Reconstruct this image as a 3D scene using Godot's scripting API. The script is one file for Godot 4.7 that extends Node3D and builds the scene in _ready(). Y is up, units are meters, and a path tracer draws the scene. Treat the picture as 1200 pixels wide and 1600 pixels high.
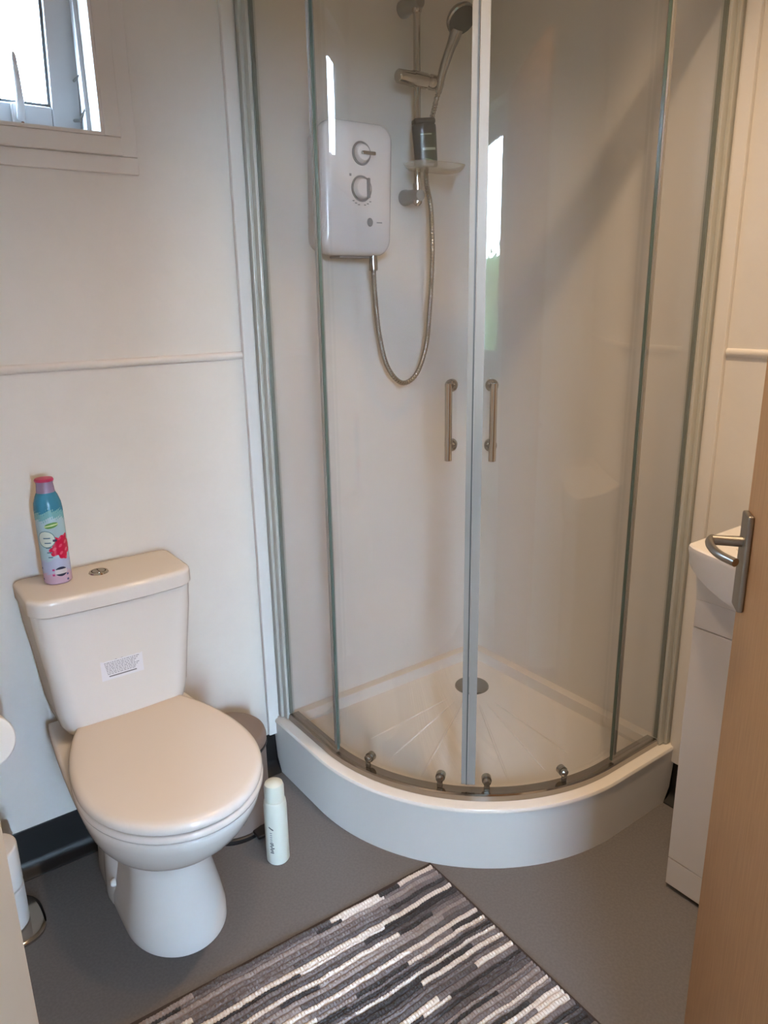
extends Node3D

# ---------------------------------------------------------------- mesh builder
class MB:
	var v := PackedVector3Array()
	var uv := PackedVector2Array()
	var col := PackedColorArray()
	var tint := Color.WHITE
	var tinted := false
	var xf := Transform3D.IDENTITY

	func tri(a: Vector3, b: Vector3, c: Vector3, ua := Vector2.ZERO, ub := Vector2.ZERO, uc := Vector2.ZERO) -> void:
		v.append(xf * a); v.append(xf * b); v.append(xf * c)
		uv.append(ua); uv.append(ub); uv.append(uc)
		col.append(tint); col.append(tint); col.append(tint)

	func quad(a: Vector3, b: Vector3, c: Vector3, d: Vector3, ua := Vector2.ZERO, ub := Vector2(1, 0), uc := Vector2(1, 1), ud := Vector2(0, 1)) -> void:
		tri(a, b, c, ua, ub, uc)
		tri(a, c, d, ua, uc, ud)

	# rings: Array of PackedVector3Array with equal sizes
	func loft(rings: Array, closed := true, cap0 := true, cap1 := true, looped := false) -> void:
		var n: int = rings[0].size()
		var m: int = n if closed else n - 1
		var rows: int = rings.size() if looped else rings.size() - 1
		for i in rows:
			var p: PackedVector3Array = rings[i]
			var q: PackedVector3Array = rings[(i + 1) % rings.size()]
			var v0 := float(i) / rows
			var v1 := float(i + 1) / rows
			for k in m:
				var l := (k + 1) % n
				var u0 := float(k) / m
				var u1 := float(k + 1) / m
				quad(p[k], p[l], q[l], q[k], Vector2(u0, v0), Vector2(u1, v0), Vector2(u1, v1), Vector2(u0, v1))
		if cap0: fan(rings[0], true)
		if cap1: fan(rings[rings.size() - 1], false)

	func fan(r: PackedVector3Array, flip: bool, at = null) -> void:
		var c := Vector3.ZERO
		if at != null:
			c = at
		else:
			for p in r: c += p
			c /= r.size()
		for k in r.size():
			var a := r[k]
			var b := r[(k + 1) % r.size()]
			if a.is_equal_approx(b): continue
			if flip: tri(c, b, a)
			else: tri(c, a, b)

	func outline(hx: float, hz: float, r: float, seg: int) -> PackedVector2Array:
		var o := PackedVector2Array()
		for c in [[1, 1, 0.0], [-1, 1, PI / 2], [-1, -1, PI], [1, -1, PI * 1.5]]:
			for k in seg + 1:
				var a: float = c[2] + PI / 2 * k / seg
				o.append(Vector2(c[0] * (hx - r) + r * cos(a), c[1] * (hz - r) + r * sin(a)))
		return o

	# box with rounded edges: r rounds the corners in plan, e the top and bottom edges
	func rbox(c: Vector3, s: Vector3, r := 0.004, seg := 3, e := -1.0) -> void:
		if e < 0.0: e = r
		var rings := []
		var h := s / 2.0
		r = minf(r, minf(h.x, h.z) * 0.999)
		e = minf(e, h.y * 0.999)
		for side in [-1, 1]:
			for k in seg + 1:
				var a: float = PI / 2 * (k if side < 0 else seg - k) / seg
				var d := e * (1.0 - sin(a))
				var y: float = side * (h.y - e + e * cos(a))
				var ring := PackedVector3Array()
				for q in outline(maxf(h.x - d, 0.0002), maxf(h.z - d, 0.0002), maxf(r - d, 0.0001), seg):
					ring.append(c + Vector3(q.x, y, q.y))
				rings.append(ring)
		loft(rings)

	func box(lo: Vector3, hi: Vector3, b := 0.0) -> void:
		if b > 0.0:
			rbox((lo + hi) / 2.0, hi - lo, b, 2)
			return
		var p := []
		for i in 8: p.append(Vector3(hi.x if i & 1 else lo.x, hi.y if i & 2 else lo.y, hi.z if i & 4 else lo.z))
		quad(p[4], p[5], p[7], p[6]); quad(p[1], p[0], p[2], p[3])
		quad(p[0], p[4], p[6], p[2]); quad(p[5], p[1], p[3], p[7])
		quad(p[2], p[6], p[7], p[3]); quad(p[0], p[1], p[5], p[4])

	# profile: Array of Vector2(radius, y)
	func lathe(profile: Array, c := Vector3.ZERO, n := 32, sx := 1.0, sz := 1.0) -> void:
		var len := [0.0]
		for i in range(1, profile.size()): len.append(len[i - 1] + (profile[i] - profile[i - 1]).length())
		var total: float = maxf(len[-1], 0.0001)
		for i in profile.size() - 1:
			var a: Vector2 = profile[i]
			var b: Vector2 = profile[i + 1]
			for k in n:
				var t0 := TAU * k / n
				var t1 := TAU * (k + 1) / n
				var d0 := Vector3(cos(t0) * sx, 0, -sin(t0) * sz)
				var d1 := Vector3(cos(t1) * sx, 0, -sin(t1) * sz)
				var y0 := Vector3(0, a.y, 0)
				var y1 := Vector3(0, b.y, 0)
				var u0 := float(k) / n
				var u1 := float(k + 1) / n
				var v0: float = 1.0 - len[i] / total
				var v1: float = 1.0 - len[i + 1] / total
				if a.x < 1e-6: tri(c + y0, c + y1 + d1 * b.x, c + y1 + d0 * b.x, Vector2(u0, v0), Vector2(u1, v1), Vector2(u0, v1))
				elif b.x < 1e-6: tri(c + y0 + d0 * a.x, c + y0 + d1 * a.x, c + y1, Vector2(u0, v0), Vector2(u1, v0), Vector2(u0, v1))
				else: quad(c + y0 + d0 * a.x, c + y0 + d1 * a.x, c + y1 + d1 * b.x, c + y1 + d0 * b.x, Vector2(u0, v0), Vector2(u1, v0), Vector2(u1, v1), Vector2(u0, v1))

	func tube(path: PackedVector3Array, radii: Array, n := 12, caps := true) -> void:
		var rings := []
		var t := (path[1] - path[0]).normalized()
		var s := t.cross(Vector3.UP if absf(t.y) < 0.9 else Vector3.RIGHT).normalized()
		for i in path.size():
			var nt := t
			if i == 0: nt = (path[1] - path[0]).normalized()
			elif i == path.size() - 1: nt = (path[i] - path[i - 1]).normalized()
			else: nt = (path[i + 1] - path[i - 1]).normalized()
			var ax := t.cross(nt)
			if ax.length() > 1e-6: s = s.rotated(ax.normalized(), t.angle_to(nt))
			t = nt
			s = (s - t * s.dot(t)).normalized()
			var w := t.cross(s)
			var r: float = radii[i % radii.size()] if radii.size() > 1 else radii[0]
			var ring := PackedVector3Array()
			for k in n:
				var a := TAU * k / n
				ring.append(path[i] + (s * cos(a) + w * sin(a)) * r)
			rings.append(ring)
		loft(rings, true, caps, caps)

	func volume() -> float:
		var s := 0.0
		var o := v[0]
		for i in range(0, v.size(), 3): s += (v[i] - o).dot((v[i + 1] - o).cross(v[i + 2] - o))
		return s

	func mesh(angle := 40.0, orient := true) -> ArrayMesh:
		if orient and volume() < 0.0:
			for i in range(0, v.size(), 3):
				var a := v[i + 1]; v[i + 1] = v[i + 2]; v[i + 2] = a
				var b := uv[i + 1]; uv[i + 1] = uv[i + 2]; uv[i + 2] = b
				var c := col[i + 1]; col[i + 1] = col[i + 2]; col[i + 2] = c
		var fn := PackedVector3Array()
		var fu := PackedVector3Array()
		var at := {}
		for f in v.size() / 3:
			var n := (v[f * 3 + 1] - v[f * 3]).cross(v[f * 3 + 2] - v[f * 3])
			fn.append(n)
			fu.append(n.normalized())
			for k in 3:
				var key := Vector3i((v[f * 3 + k] * 20000.0).round())
				if at.has(key): at[key].append(f)
				else: at[key] = PackedInt32Array([f])
		var lim := cos(deg_to_rad(angle))
		var nn := PackedVector3Array()
		nn.resize(v.size())
		var ov := PackedVector3Array(); ov.resize(v.size())
		var ou := PackedVector2Array(); ou.resize(v.size())
		var oc := PackedColorArray(); oc.resize(v.size())
		for i in v.size():
			var f := i / 3
			var s := Vector3.ZERO
			for g in at[Vector3i((v[i] * 20000.0).round())]:
				if fu[g].dot(fu[f]) > lim: s += fn[g]
			var j: int = f * 3 + [0, 2, 1][i % 3]
			ov[j] = v[i]; ou[j] = uv[i]; oc[j] = col[i]
			nn[j] = s.normalized() if s.length() > 1e-14 else Vector3.UP
		var arr := []
		arr.resize(Mesh.ARRAY_MAX)
		arr[Mesh.ARRAY_VERTEX] = ov
		arr[Mesh.ARRAY_NORMAL] = nn
		arr[Mesh.ARRAY_TEX_UV] = ou
		if tinted: arr[Mesh.ARRAY_COLOR] = oc
		var am := ArrayMesh.new()
		am.add_surface_from_arrays(Mesh.PRIMITIVE_TRIANGLES, arr)
		return am

# ---------------------------------------------------------------- scene helpers
var M := {}
var rng := RandomNumberGenerator.new()

func part(b: MB, called: String, m: Material, parent: Node, angle := 40.0, orient := true) -> MeshInstance3D:
	var o := MeshInstance3D.new()
	o.name = called
	o.mesh = b.mesh(angle, orient)
	o.material_override = m
	o.cast_shadow = GeometryInstance3D.SHADOW_CASTING_SETTING_ON
	parent.add_child(o, true)
	return o

func tag(o: Node, label: String, category: String, group := "", kind := "") -> Node:
	o.set_meta("label", label)
	o.set_meta("category", category)
	if group != "": o.set_meta("group", group)
	if kind != "": o.set_meta("kind", kind)
	return o

func thing(called: String, at: Vector3, label: String, category: String, group := "", kind := "") -> Node3D:
	var o := Node3D.new()
	o.name = called
	o.position = at
	add_child(o, true)
	tag(o, label, category, group, kind)
	return o

func mat(called: String, c: Color, rough := 0.5, metal := 0.0, spec := 0.5) -> StandardMaterial3D:
	var m := StandardMaterial3D.new()
	m.resource_name = called
	m.albedo_color = c
	m.roughness = rough
	m.metallic = metal
	m.metallic_specular = spec
	M[called] = m
	return m

func noise_tex(freq: float, lo: Color, hi: Color, seed_value: int, size := 512, octaves := 4) -> NoiseTexture2D:
	var n := FastNoiseLite.new()
	n.noise_type = FastNoiseLite.TYPE_SIMPLEX_SMOOTH
	n.seed = seed_value
	n.frequency = freq
	n.fractal_octaves = octaves
	var g := Gradient.new()
	g.set_color(0, lo)
	g.set_color(1, hi)
	var t := NoiseTexture2D.new()
	t.width = size
	t.height = size
	t.seamless = true
	t.noise = n
	t.color_ramp = g
	return t

func make_materials() -> void:
	var w := mat("wall_board", Color(0.90, 0.885, 0.86), 0.42)
	w.uv1_triplanar = true
	w.uv1_world_triplanar = true
	w.uv1_scale = Vector3(1.3, 1.3, 1.3)
	w.albedo_texture = noise_tex(0.012, Color(0.985, 0.985, 0.985), Color(1, 1, 1), 4)
	mat("shower_panel", Color(0.90, 0.885, 0.86), 0.28)
	mat("white_trim", Color(0.90, 0.885, 0.865), 0.35)
	mat("ceiling_paint", Color(0.90, 0.89, 0.87), 0.8)
	var f := mat("vinyl", Color(0.475, 0.46, 0.455), 0.5)
	f.uv1_triplanar = true
	f.uv1_world_triplanar = true
	f.uv1_scale = Vector3(2.0, 2.0, 2.0)
	f.albedo_texture = noise_tex(0.12, Color(0.88, 0.88, 0.88), Color(1, 1, 1), 9)
	mat("pale_floor", Color(0.72, 0.69, 0.65), 0.4)
	mat("black_vinyl", Color(0.055, 0.055, 0.06), 0.45)
	mat("ceramic", Color(0.90, 0.885, 0.87), 0.09)
	mat("seat_plastic", Color(0.90, 0.88, 0.865), 0.14)
	mat("acrylic", Color(0.93, 0.91, 0.88), 0.2)
	mat("white_gloss", Color(0.90, 0.885, 0.88), 0.2)
	mat("heater_white", Color(0.89, 0.88, 0.88), 0.13)
	mat("upvc", Color(0.88, 0.89, 0.90), 0.3)
	mat("chrome", Color(0.78, 0.77, 0.75), 0.09, 1.0)
	mat("dull_chrome", Color(0.66, 0.65, 0.63), 0.22, 1.0)
	mat("aluminium", Color(0.80, 0.81, 0.80), 0.38, 1.0)
	mat("pale_profile", Color(0.79, 0.79, 0.76), 0.3, 0.25)
	mat("rail_metal", Color(0.66, 0.64, 0.62), 0.10, 1.0)
	mat("gasket_grey", Color(0.47, 0.49, 0.46), 0.35)
	mat("satin", Color(0.62, 0.60, 0.57), 0.34, 1.0)
	mat("steel_bin", Color(0.60, 0.54, 0.51), 0.34, 0.35)
	mat("dark_plastic", Color(0.10, 0.10, 0.105), 0.4)
	mat("grey_plastic", Color(0.30, 0.30, 0.30), 0.4)
	mat("mid_grey", Color(0.55, 0.55, 0.56), 0.4)
	mat("pale_print", Color(0.60, 0.60, 0.62), 0.5)
	mat("seal", Color(0.62, 0.61, 0.59), 0.35)
	mat("seal_dark", Color(0.36, 0.37, 0.37), 0.35)
	mat("glass_edge", Color(0.34, 0.40, 0.37), 0.15)
	mat("cream_bottle", Color(0.86, 0.87, 0.82), 0.3)
	mat("tissue", Color(0.91, 0.90, 0.89), 0.95)
	mat("cardboard", Color(0.55, 0.45, 0.35), 0.9)
	mat("lamp_glow", Color(1, 0.9, 0.8), 0.5)
	M.lamp_glow.emission_enabled = true
	M.lamp_glow.emission = Color(1.0, 0.80, 0.58)
	M.lamp_glow.emission_energy_multiplier = 3.0
	for a in [["glass", Color(0.72, 0.76, 0.72, 0.015)], ["window_glass", Color(0.8, 0.85, 0.85, 0.02)], ["clear_plastic", Color(0.85, 0.85, 0.82, 0.30)]]:
		var g := mat(a[0], a[1], 0.02)
		g.transparency = BaseMaterial3D.TRANSPARENCY_ALPHA
	M.clear_plastic.roughness = 0.12
	var wood := mat("door_wood", Color(0.74, 0.56, 0.39), 0.42)
	wood.uv1_triplanar = true
	wood.uv1_scale = Vector3(9.0, 0.55, 9.0)
	wood.albedo_texture = noise_tex(0.03, Color(0.90, 0.88, 0.85), Color(1, 1, 1), 21)

# quadrant plan of the shower: a straight run, a quarter circle and a straight run; returns [place, outward]
func plan(s: float, size: float, radius: float) -> Array:
	var l := size - radius
	var arc := radius * PI / 2
	if s < l: return [Vector3(-size, 0, s), Vector3(-1, 0, 0)]
	if s < l + arc:
		var a := (s - l) / radius
		var n := Vector3(-cos(a), 0, sin(a))
		return [Vector3(-l, 0, l) + n * radius, n]
	return [Vector3(-l + s - l - arc, 0, size), Vector3(0, 0, 1)]

const TRAY := 0.8
const TRAY_R := 0.55
const LINE := 0.765
const LINE_R := 0.515
const LINE_LEN := 1.30896

# profile: Array of Vector2(outward offset, height), swept along the plan from s0 to s1
func sweep_plan(b: MB, profile: Array, s0: float, s1: float, size := LINE, radius := LINE_R, steps := 40) -> void:
	var rings := []
	for i in steps + 1:
		var q := plan(lerpf(s0, s1, float(i) / steps), size, radius)
		var ring := PackedVector3Array()
		for p in profile: ring.append(q[0] + q[1] * p.x + Vector3(0, p.y, 0))
		rings.append(ring)
	b.loft(rings)

func rect(o0: float, o1: float, y0: float, y1: float, b := 0.0) -> Array:
	if b <= 0.0: return [Vector2(o0, y0), Vector2(o1, y0), Vector2(o1, y1), Vector2(o0, y1)]
	return [Vector2(o0 + b, y0), Vector2(o1 - b, y0), Vector2(o1, y0 + b), Vector2(o1, y1 - b), Vector2(o1 - b, y1), Vector2(o0 + b, y1), Vector2(o0, y1 - b), Vector2(o0, y0 + b)]

func quadrant_ring(inset: float, y: float) -> PackedVector3Array:
	var r := PackedVector3Array()
	var size := TRAY - inset
	var rad := TRAY_R - inset
	var low := minf(inset, 0.04) if inset > 0.0 else 0.0
	r.append(Vector3(-low, y, low))
	r.append(Vector3(-(size) * 0.5, y, low))
	r.append(Vector3(-size, y, low))
	for k in 33:
		var a := PI / 2 * k / 32
		r.append(Vector3(-(size - rad) - cos(a) * rad, y, (size - rad) + sin(a) * rad))
	r.append(Vector3(-low, y, size))
	r.append(Vector3(-low, y, size * 0.5))
	return r

func curve(points: Array, steps := 60) -> PackedVector3Array:
	var c := Curve3D.new()
	for i in points.size():
		var h := Vector3.ZERO
		if i > 0 and i < points.size() - 1: h = (points[i + 1] - points[i - 1]) / 6.0
		elif i == 0: h = (points[1] - points[0]) / 4.0
		else: h = (points[i] - points[i - 1]) / 4.0
		c.add_point(points[i], -h, h)
	var out := PackedVector3Array()
	var l := c.get_baked_length()
	for i in steps + 1: out.append(c.sample_baked(l * i / steps, true))
	return out

# ---------------------------------------------------------------- build
func _ready() -> void:
	rng.seed = 77
	make_materials()
	# camera
	var cam := Camera3D.new()
	cam.name = "camera"
	var yaw := deg_to_rad(36.174)
	var pitch := deg_to_rad(16.162)
	var roll := deg_to_rad(-0.9825)
	var fwd := Vector3(sin(yaw) * cos(pitch), -sin(pitch), -cos(yaw) * cos(pitch))
	var rt := fwd.cross(Vector3.UP).normalized()
	var up := rt.cross(fwd)
	cam.basis = Basis(rt * cos(roll) + up * sin(roll), up * cos(roll) - rt * sin(roll), -fwd)
	cam.position = Vector3(-1.6632, 1.3476, 1.7495)
	cam.fov = 69.406
	cam.near = 0.02
	cam.current = true
	add_child(cam)
	# sky: bright overcast
	var env := Environment.new()
	env.background_mode = Environment.BG_SKY
	var sky := Sky.new()
	var sm := ProceduralSkyMaterial.new()
	sm.sky_top_color = Color(0.74, 0.87, 1.0)
	sm.sky_horizon_color = Color(0.83, 0.92, 1.0)
	sm.ground_horizon_color = Color(0.45, 0.47, 0.46)
	sm.ground_bottom_color = Color(0.35, 0.37, 0.35)
	sm.sky_energy_multiplier = 9.5
	sm.ground_energy_multiplier = 0.8
	sky.sky_material = sm
	env.sky = sky
	env.tonemap_mode = Environment.TONE_MAPPER_LINEAR
	env.tonemap_exposure = 0.55
	env.sdfgi_enabled = true
	env.ssao_enabled = true
	env.ssil_enabled = true
	var we := WorldEnvironment.new()
	we.environment = env
	add_child(we)
	build_room()
	build_hall()
	build_lamps()
	build_window()
	build_door()
	build_tray()
	build_enclosure()
	build_shower()
	build_toilet()
	build_vanity()
	build_mat()
	build_small()

const DOOR_Z := 1.68
const CEIL := 2.45

func slab(called: String, boxes: Array, m: Material, label: String, category: String, bevel := 0.0) -> MeshInstance3D:
	var b := MB.new()
	for q in boxes: b.box(q[0], q[1], bevel)
	var o := part(b, called, m, self)
	tag(o, label, category, "", "structure")
	return o

func build_room() -> void:
	slab("floor", [[Vector3(-1.95, -0.1, -0.1), Vector3(0.1, 0.0, 1.80)]], M.vinyl, "grey vinyl bathroom floor under the toilet and striped mat", "floor")
	slab("ceiling", [[Vector3(-2.0, CEIL, -0.1), Vector3(0.1, CEIL + 0.1, 1.78)]], M.ceiling_paint, "white bathroom ceiling above the shower and toilet", "ceiling")
	# toilet wall with the window opening
	var x0 := -1.46
	var x1 := -1.115
	var y0 := 1.69
	var y1 := 2.07
	slab("wall_left", [[Vector3(-2.0, 0, -0.18), Vector3(x0, CEIL, 0)], [Vector3(x1, 0, -0.18), Vector3(0.1, CEIL, 0)], [Vector3(x0, 0, -0.18), Vector3(x1, y0, 0)], [Vector3(x0, y1, -0.18), Vector3(x1, CEIL, 0)]], M.wall_board, "white board wall behind the toilet with the small window", "wall")
	slab("wall_right", [[Vector3(0, 0, 0), Vector3(0.1, CEIL, 1.78)]], M.wall_board, "white wall beside the basin unit and shower", "wall")
	# door wall with the doorway the camera stands in
	slab("wall_near", [[Vector3(-1.13, 0, DOOR_Z), Vector3(0.0, CEIL, DOOR_Z + 0.1)], [Vector3(-2.0, 0, DOOR_Z), Vector3(-1.87, CEIL, DOOR_Z + 0.1)], [Vector3(-1.87, 2.0, DOOR_Z), Vector3(-1.13, CEIL, DOOR_Z + 0.1)]], M.wall_board, "white wall around the doorway facing the toilet", "wall")
	var pb := MB.new()
	var lower := PackedVector3Array()
	var upper := PackedVector3Array()
	for q in [Vector2(-1.9, 0.0), Vector2(-1.629, 0.0), Vector2(-1.629, 1.296), Vector2(-1.6297, 1.302), Vector2(-1.705, 1.68), Vector2(-1.9, 1.68)]:
		lower.append(Vector3(q.x, 0, q.y))
		upper.append(Vector3(q.x, CEIL, q.y))
	pb.loft([lower, upper])
	tag(part(pb, "wall_partition", M.wall_board, self, 20), "white splayed wall corner at the far left edge", "wall", "", "structure")
	# inside faces of the shower: smooth wall panels, parts of the two walls
	var wl: Node = get_node("wall_left")
	var wr: Node = get_node("wall_right")
	var b := MB.new()
	b.box(Vector3(-0.80, 0.165, -0.001), Vector3(0.0, CEIL, 0.006))
	part(b, "shower_panel", M.shower_panel, wl)
	b = MB.new()
	b.box(Vector3(-0.006, 0.165, 0.006), Vector3(0.001, CEIL, 0.80))
	part(b, "shower_panel", M.shower_panel, wr)
	# upright battens at the ends of the shower panels
	b = MB.new()
	b.box(Vector3(-0.822, 0.12, -0.001), Vector3(-0.79, CEIL, 0.014), 0.004)
	var t: Node = part(b, "trim_1", M.white_trim, self)
	tag(t, "upright white batten between toilet wall and shower enclosure", "trim", "", "structure")
	b = MB.new()
	b.box(Vector3(-0.014, 0.12, 0.79), Vector3(0.001, CEIL, 0.822), 0.004)
	t = part(b, "trim_2", M.white_trim, self)
	tag(t, "upright white batten between shower and the basin wall", "trim", "", "structure")
	# dado strips: a rounded cover over the board joint
	b = MB.new()
	var rings := []
	for x in [-1.635, -0.822]:
		var r := PackedVector3Array()
		for k in 9:
			var a := PI * k / 8
			r.append(Vector3(x, 1.214 + 0.0095 * cos(a), 0.0075 * sin(a)))
		r.append(Vector3(x, 1.2045, -0.001)); r.append(Vector3(x, 1.2235, -0.001))
		rings.append(r)
	b.loft(rings)
	t = part(b, "trim_3", M.white_trim, self)
	tag(t, "thin horizontal joint strip on the wall above the toilet", "trim", "", "structure")
	b = MB.new()
	rings = []
	for z in [0.822, 1.68]:
		var r := PackedVector3Array()
		for k in 9:
			var a := PI * k / 8
			r.append(Vector3(-0.0075 * sin(a), 1.214 + 0.0095 * cos(a), z))
		r.append(Vector3(0.001, 1.2045, z)); r.append(Vector3(0.001, 1.2235, z))
		rings.append(r)
	b.loft(rings)
	t = part(b, "trim_4", M.white_trim, self)
	tag(t, "thin horizontal joint strip on the wall above the basin", "trim", "", "structure")
	# coved black skirting
	b = MB.new()
	rings = []
	for x in [-1.63, -0.80]:
		var r := PackedVector3Array()
		for q in [[0.0, 0.118], [0.003, 0.118], [0.004, 0.116], [0.004, 0.034], [0.008, 0.022], [0.016, 0.012], [0.030, 0.006], [0.034, 0.002], [0.034, 0.0], [0.0, 0.0]]:
			r.append(Vector3(x, q[1], q[0]))
		rings.append(r)
	b.loft(rings)
	t = part(b, "baseboard_left", M.black_vinyl, self, 30)
	tag(t, "black coved vinyl skirting along the toilet wall", "skirting", "", "structure")
	b = MB.new()
	rings = []
	for z in [0.80, 1.68]:
		var r := PackedVector3Array()
		for q in [[0.0, 0.118], [0.003, 0.118], [0.004, 0.116], [0.004, 0.034], [0.008, 0.022], [0.016, 0.012], [0.030, 0.006], [0.034, 0.002], [0.034, 0.0], [0.0, 0.0]]:
			r.append(Vector3(-q[0], q[1], z))
		rings.append(r)
	b.loft(rings)
	t = part(b, "baseboard_right", M.black_vinyl, self, 30)
	tag(t, "black coved vinyl skirting between shower and basin unit", "skirting", "", "structure")

func build_hall() -> void:
	slab("floor_hall", [[Vector3(-3.7, -0.1, 1.80), Vector3(-0.1, 0.0, 3.7)]], M.pale_floor, "pale floor of the room behind the doorway", "floor")
	slab("ceiling_hall", [[Vector3(-3.7, 2.6, 1.78), Vector3(-0.1, 2.7, 3.7)]], M.ceiling_paint, "white ceiling of the room behind the doorway", "ceiling")
	var far := [[Vector3(-3.7, 0, 3.6), Vector3(-3.05, 2.6, 3.7)], [Vector3(-2.35, 0, 3.6), Vector3(-1.80, 2.6, 3.7)], [Vector3(-1.50, 0, 3.6), Vector3(-0.1, 2.6, 3.7)]]
	for x in [[-3.05, -2.35, 0.93, 2.36], [-1.80, -1.50, 0.06, 1.90]]:
		far.append([Vector3(x[0], 0, 3.6), Vector3(x[1], x[2], 3.7)])
		far.append([Vector3(x[0], x[3], 3.6), Vector3(x[1], 2.6, 3.7)])
	slab("wall_hall_far", far, M.wall_board, "white wall with two windows behind the doorway", "wall")
	slab("wall_hall_left", [[Vector3(-3.7, 0, 1.68), Vector3(-3.6, 2.6, 3.6)]], M.wall_board, "white side wall left of the large window", "wall")
	slab("wall_hall_right", [[Vector3(-0.2, 0, 1.78), Vector3(-0.1, 2.6, 3.6)]], M.wall_board, "white side wall right of the large window", "wall")
	slab("wall_hall_near", [[Vector3(-3.6, 0, DOOR_Z), Vector3(-2.0, 2.6, DOOR_Z + 0.1)], [Vector3(-2.0, CEIL, DOOR_Z), Vector3(-0.1, 2.6, DOOR_Z + 0.1)]], M.wall_board, "white wall beside the doorway outside the bathroom", "wall")
	# windows behind the camera: the wide one is mirrored in the shower glass
	for q in [["window_2", -3.05, -2.35, "wide white framed window of the room behind, mirrored in shower glass", 0.93, 2.36], ["window_3", -1.80, -1.50, "narrow white framed window of the room behind the doorway", 0.06, 1.90]]:
		var w := thing(q[0], Vector3.ZERO, q[3], "window", "", "structure")
		var xa: float = q[1]
		var xb: float = q[2]
		var ya: float = q[4]
		var yb: float = q[5]
		for x in [[xa, xa + 0.06], [xb - 0.06, xb]]:
			var c := MB.new()
			c.box(Vector3(x[0], ya, 3.61), Vector3(x[1], yb, 3.67), 0.006)
			part(c, "frame_stile", M.upvc, w)
		for y in [[ya, ya + 0.06], [yb - 0.06, yb]]:
			var c := MB.new()
			c.box(Vector3(xa + 0.06, y[0], 3.612), Vector3(xb - 0.06, y[1], 3.668), 0.006)
			part(c, "frame_rail", M.upvc, w)
		var b := MB.new()
		b.box(Vector3(xa + 0.06, ya + 0.06, 3.637), Vector3(xb - 0.06, yb - 0.06, 3.643))
		part(b, "pane", M.window_glass, w)
		b = MB.new()
		b.box(Vector3(xa - 0.05, ya - 0.025, 3.53), Vector3(xb + 0.05, ya, 3.612), 0.008)
		part(b, "window_sill", M.white_trim, w)
	# garden outside
	var grass := mat("paving", Color(0.74, 0.73, 0.70), 0.95)
	slab("yard_paving", [[Vector3(-14, -0.3, 3.7), Vector3(8, -0.15, 16)]], grass, "pale paved yard outside the windows", "paving")
	var leaf := mat("hedge_leaf", Color(0.24, 0.33, 0.16), 0.8)
	leaf.backlight_enabled = true
	leaf.backlight = Color(0.12, 0.18, 0.06)
	var hb := MB.new()
	for i in 3400:
		var c := Vector3(rng.randf_range(-9.0, -2.6), 0, 0)
		var top := 1.80 + 0.07 * sin(c.x * 2.1) + 0.04 * sin(c.x * 5.3 + 1.0)
		c.y = -0.3 + (top + 0.3) * sqrt(rng.randf())
		c.z = 4.75 + rng.randf_range(-0.35, 0.35)
		var d := Vector3(rng.randf_range(-1, 1), rng.randf_range(-0.4, 1), rng.randf_range(-1, 1)).normalized() * 0.09
		var e := d.cross(Vector3(rng.randf_range(-1, 1), rng.randf_range(-1, 1), rng.randf_range(-1, 1))).normalized() * 0.035
		hb.quad(c, c + d * 0.5 + e, c + d, c + d * 0.5 - e)
	var h: Node3D = thing("hedge", Vector3.ZERO, "tall green hedge outside the large window", "hedge")
	var fo := part(hb, "foliage", leaf, h, 10, false)
	fo.set_meta("kind", "stuff")
	hb = MB.new()
	hb.box(Vector3(-9.1, -0.3, 4.6), Vector3(-2.65, 1.66, 4.95), 0.1)
	part(hb, "dense_core", leaf, h)

func build_lamps() -> void:
	var spots := [[Vector3(-0.58, CEIL, 1.06), "recessed warm ceiling downlight nearer to the basin unit", 3.25], [Vector3(-1.15, CEIL, 1.10), "recessed warm ceiling downlight nearer to the toilet", 1.5]]
	for s in spots:
		var t := thing("ceiling_downlight", s[0], s[1], "downlight", "bathroom ceiling downlights")
		var b := MB.new()
		b.lathe([Vector2(0.030, -0.001), Vector2(0.030, -0.006), Vector2(0.036, -0.008), Vector2(0.043, -0.005), Vector2(0.044, 0.0), Vector2(0.030, 0.0)], Vector3.ZERO, 28)
		part(b, "bezel", M.white_trim, t)
		b = MB.new()
		b.lathe([Vector2(0.0, -0.004), Vector2(0.029, -0.003), Vector2(0.029, -0.001), Vector2(0.0, -0.001)], Vector3.ZERO, 28)
		part(b, "lamp_lens", M.lamp_glow, t)
		var l := SpotLight3D.new()
		l.name = "lamp_light"
		l.position = Vector3(0, -0.012, 0)
		l.rotation_degrees = Vector3(-90, 0, 0)
		l.light_color = Color(1.0, 0.86, 0.70)
		l.light_energy = s[2]
		l.light_size = 0.028
		l.spot_angle = 60
		l.spot_angle_attenuation = 1.0
		l.spot_range = 8
		l.spot_attenuation = 2
		l.shadow_enabled = true
		t.add_child(l)

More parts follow.
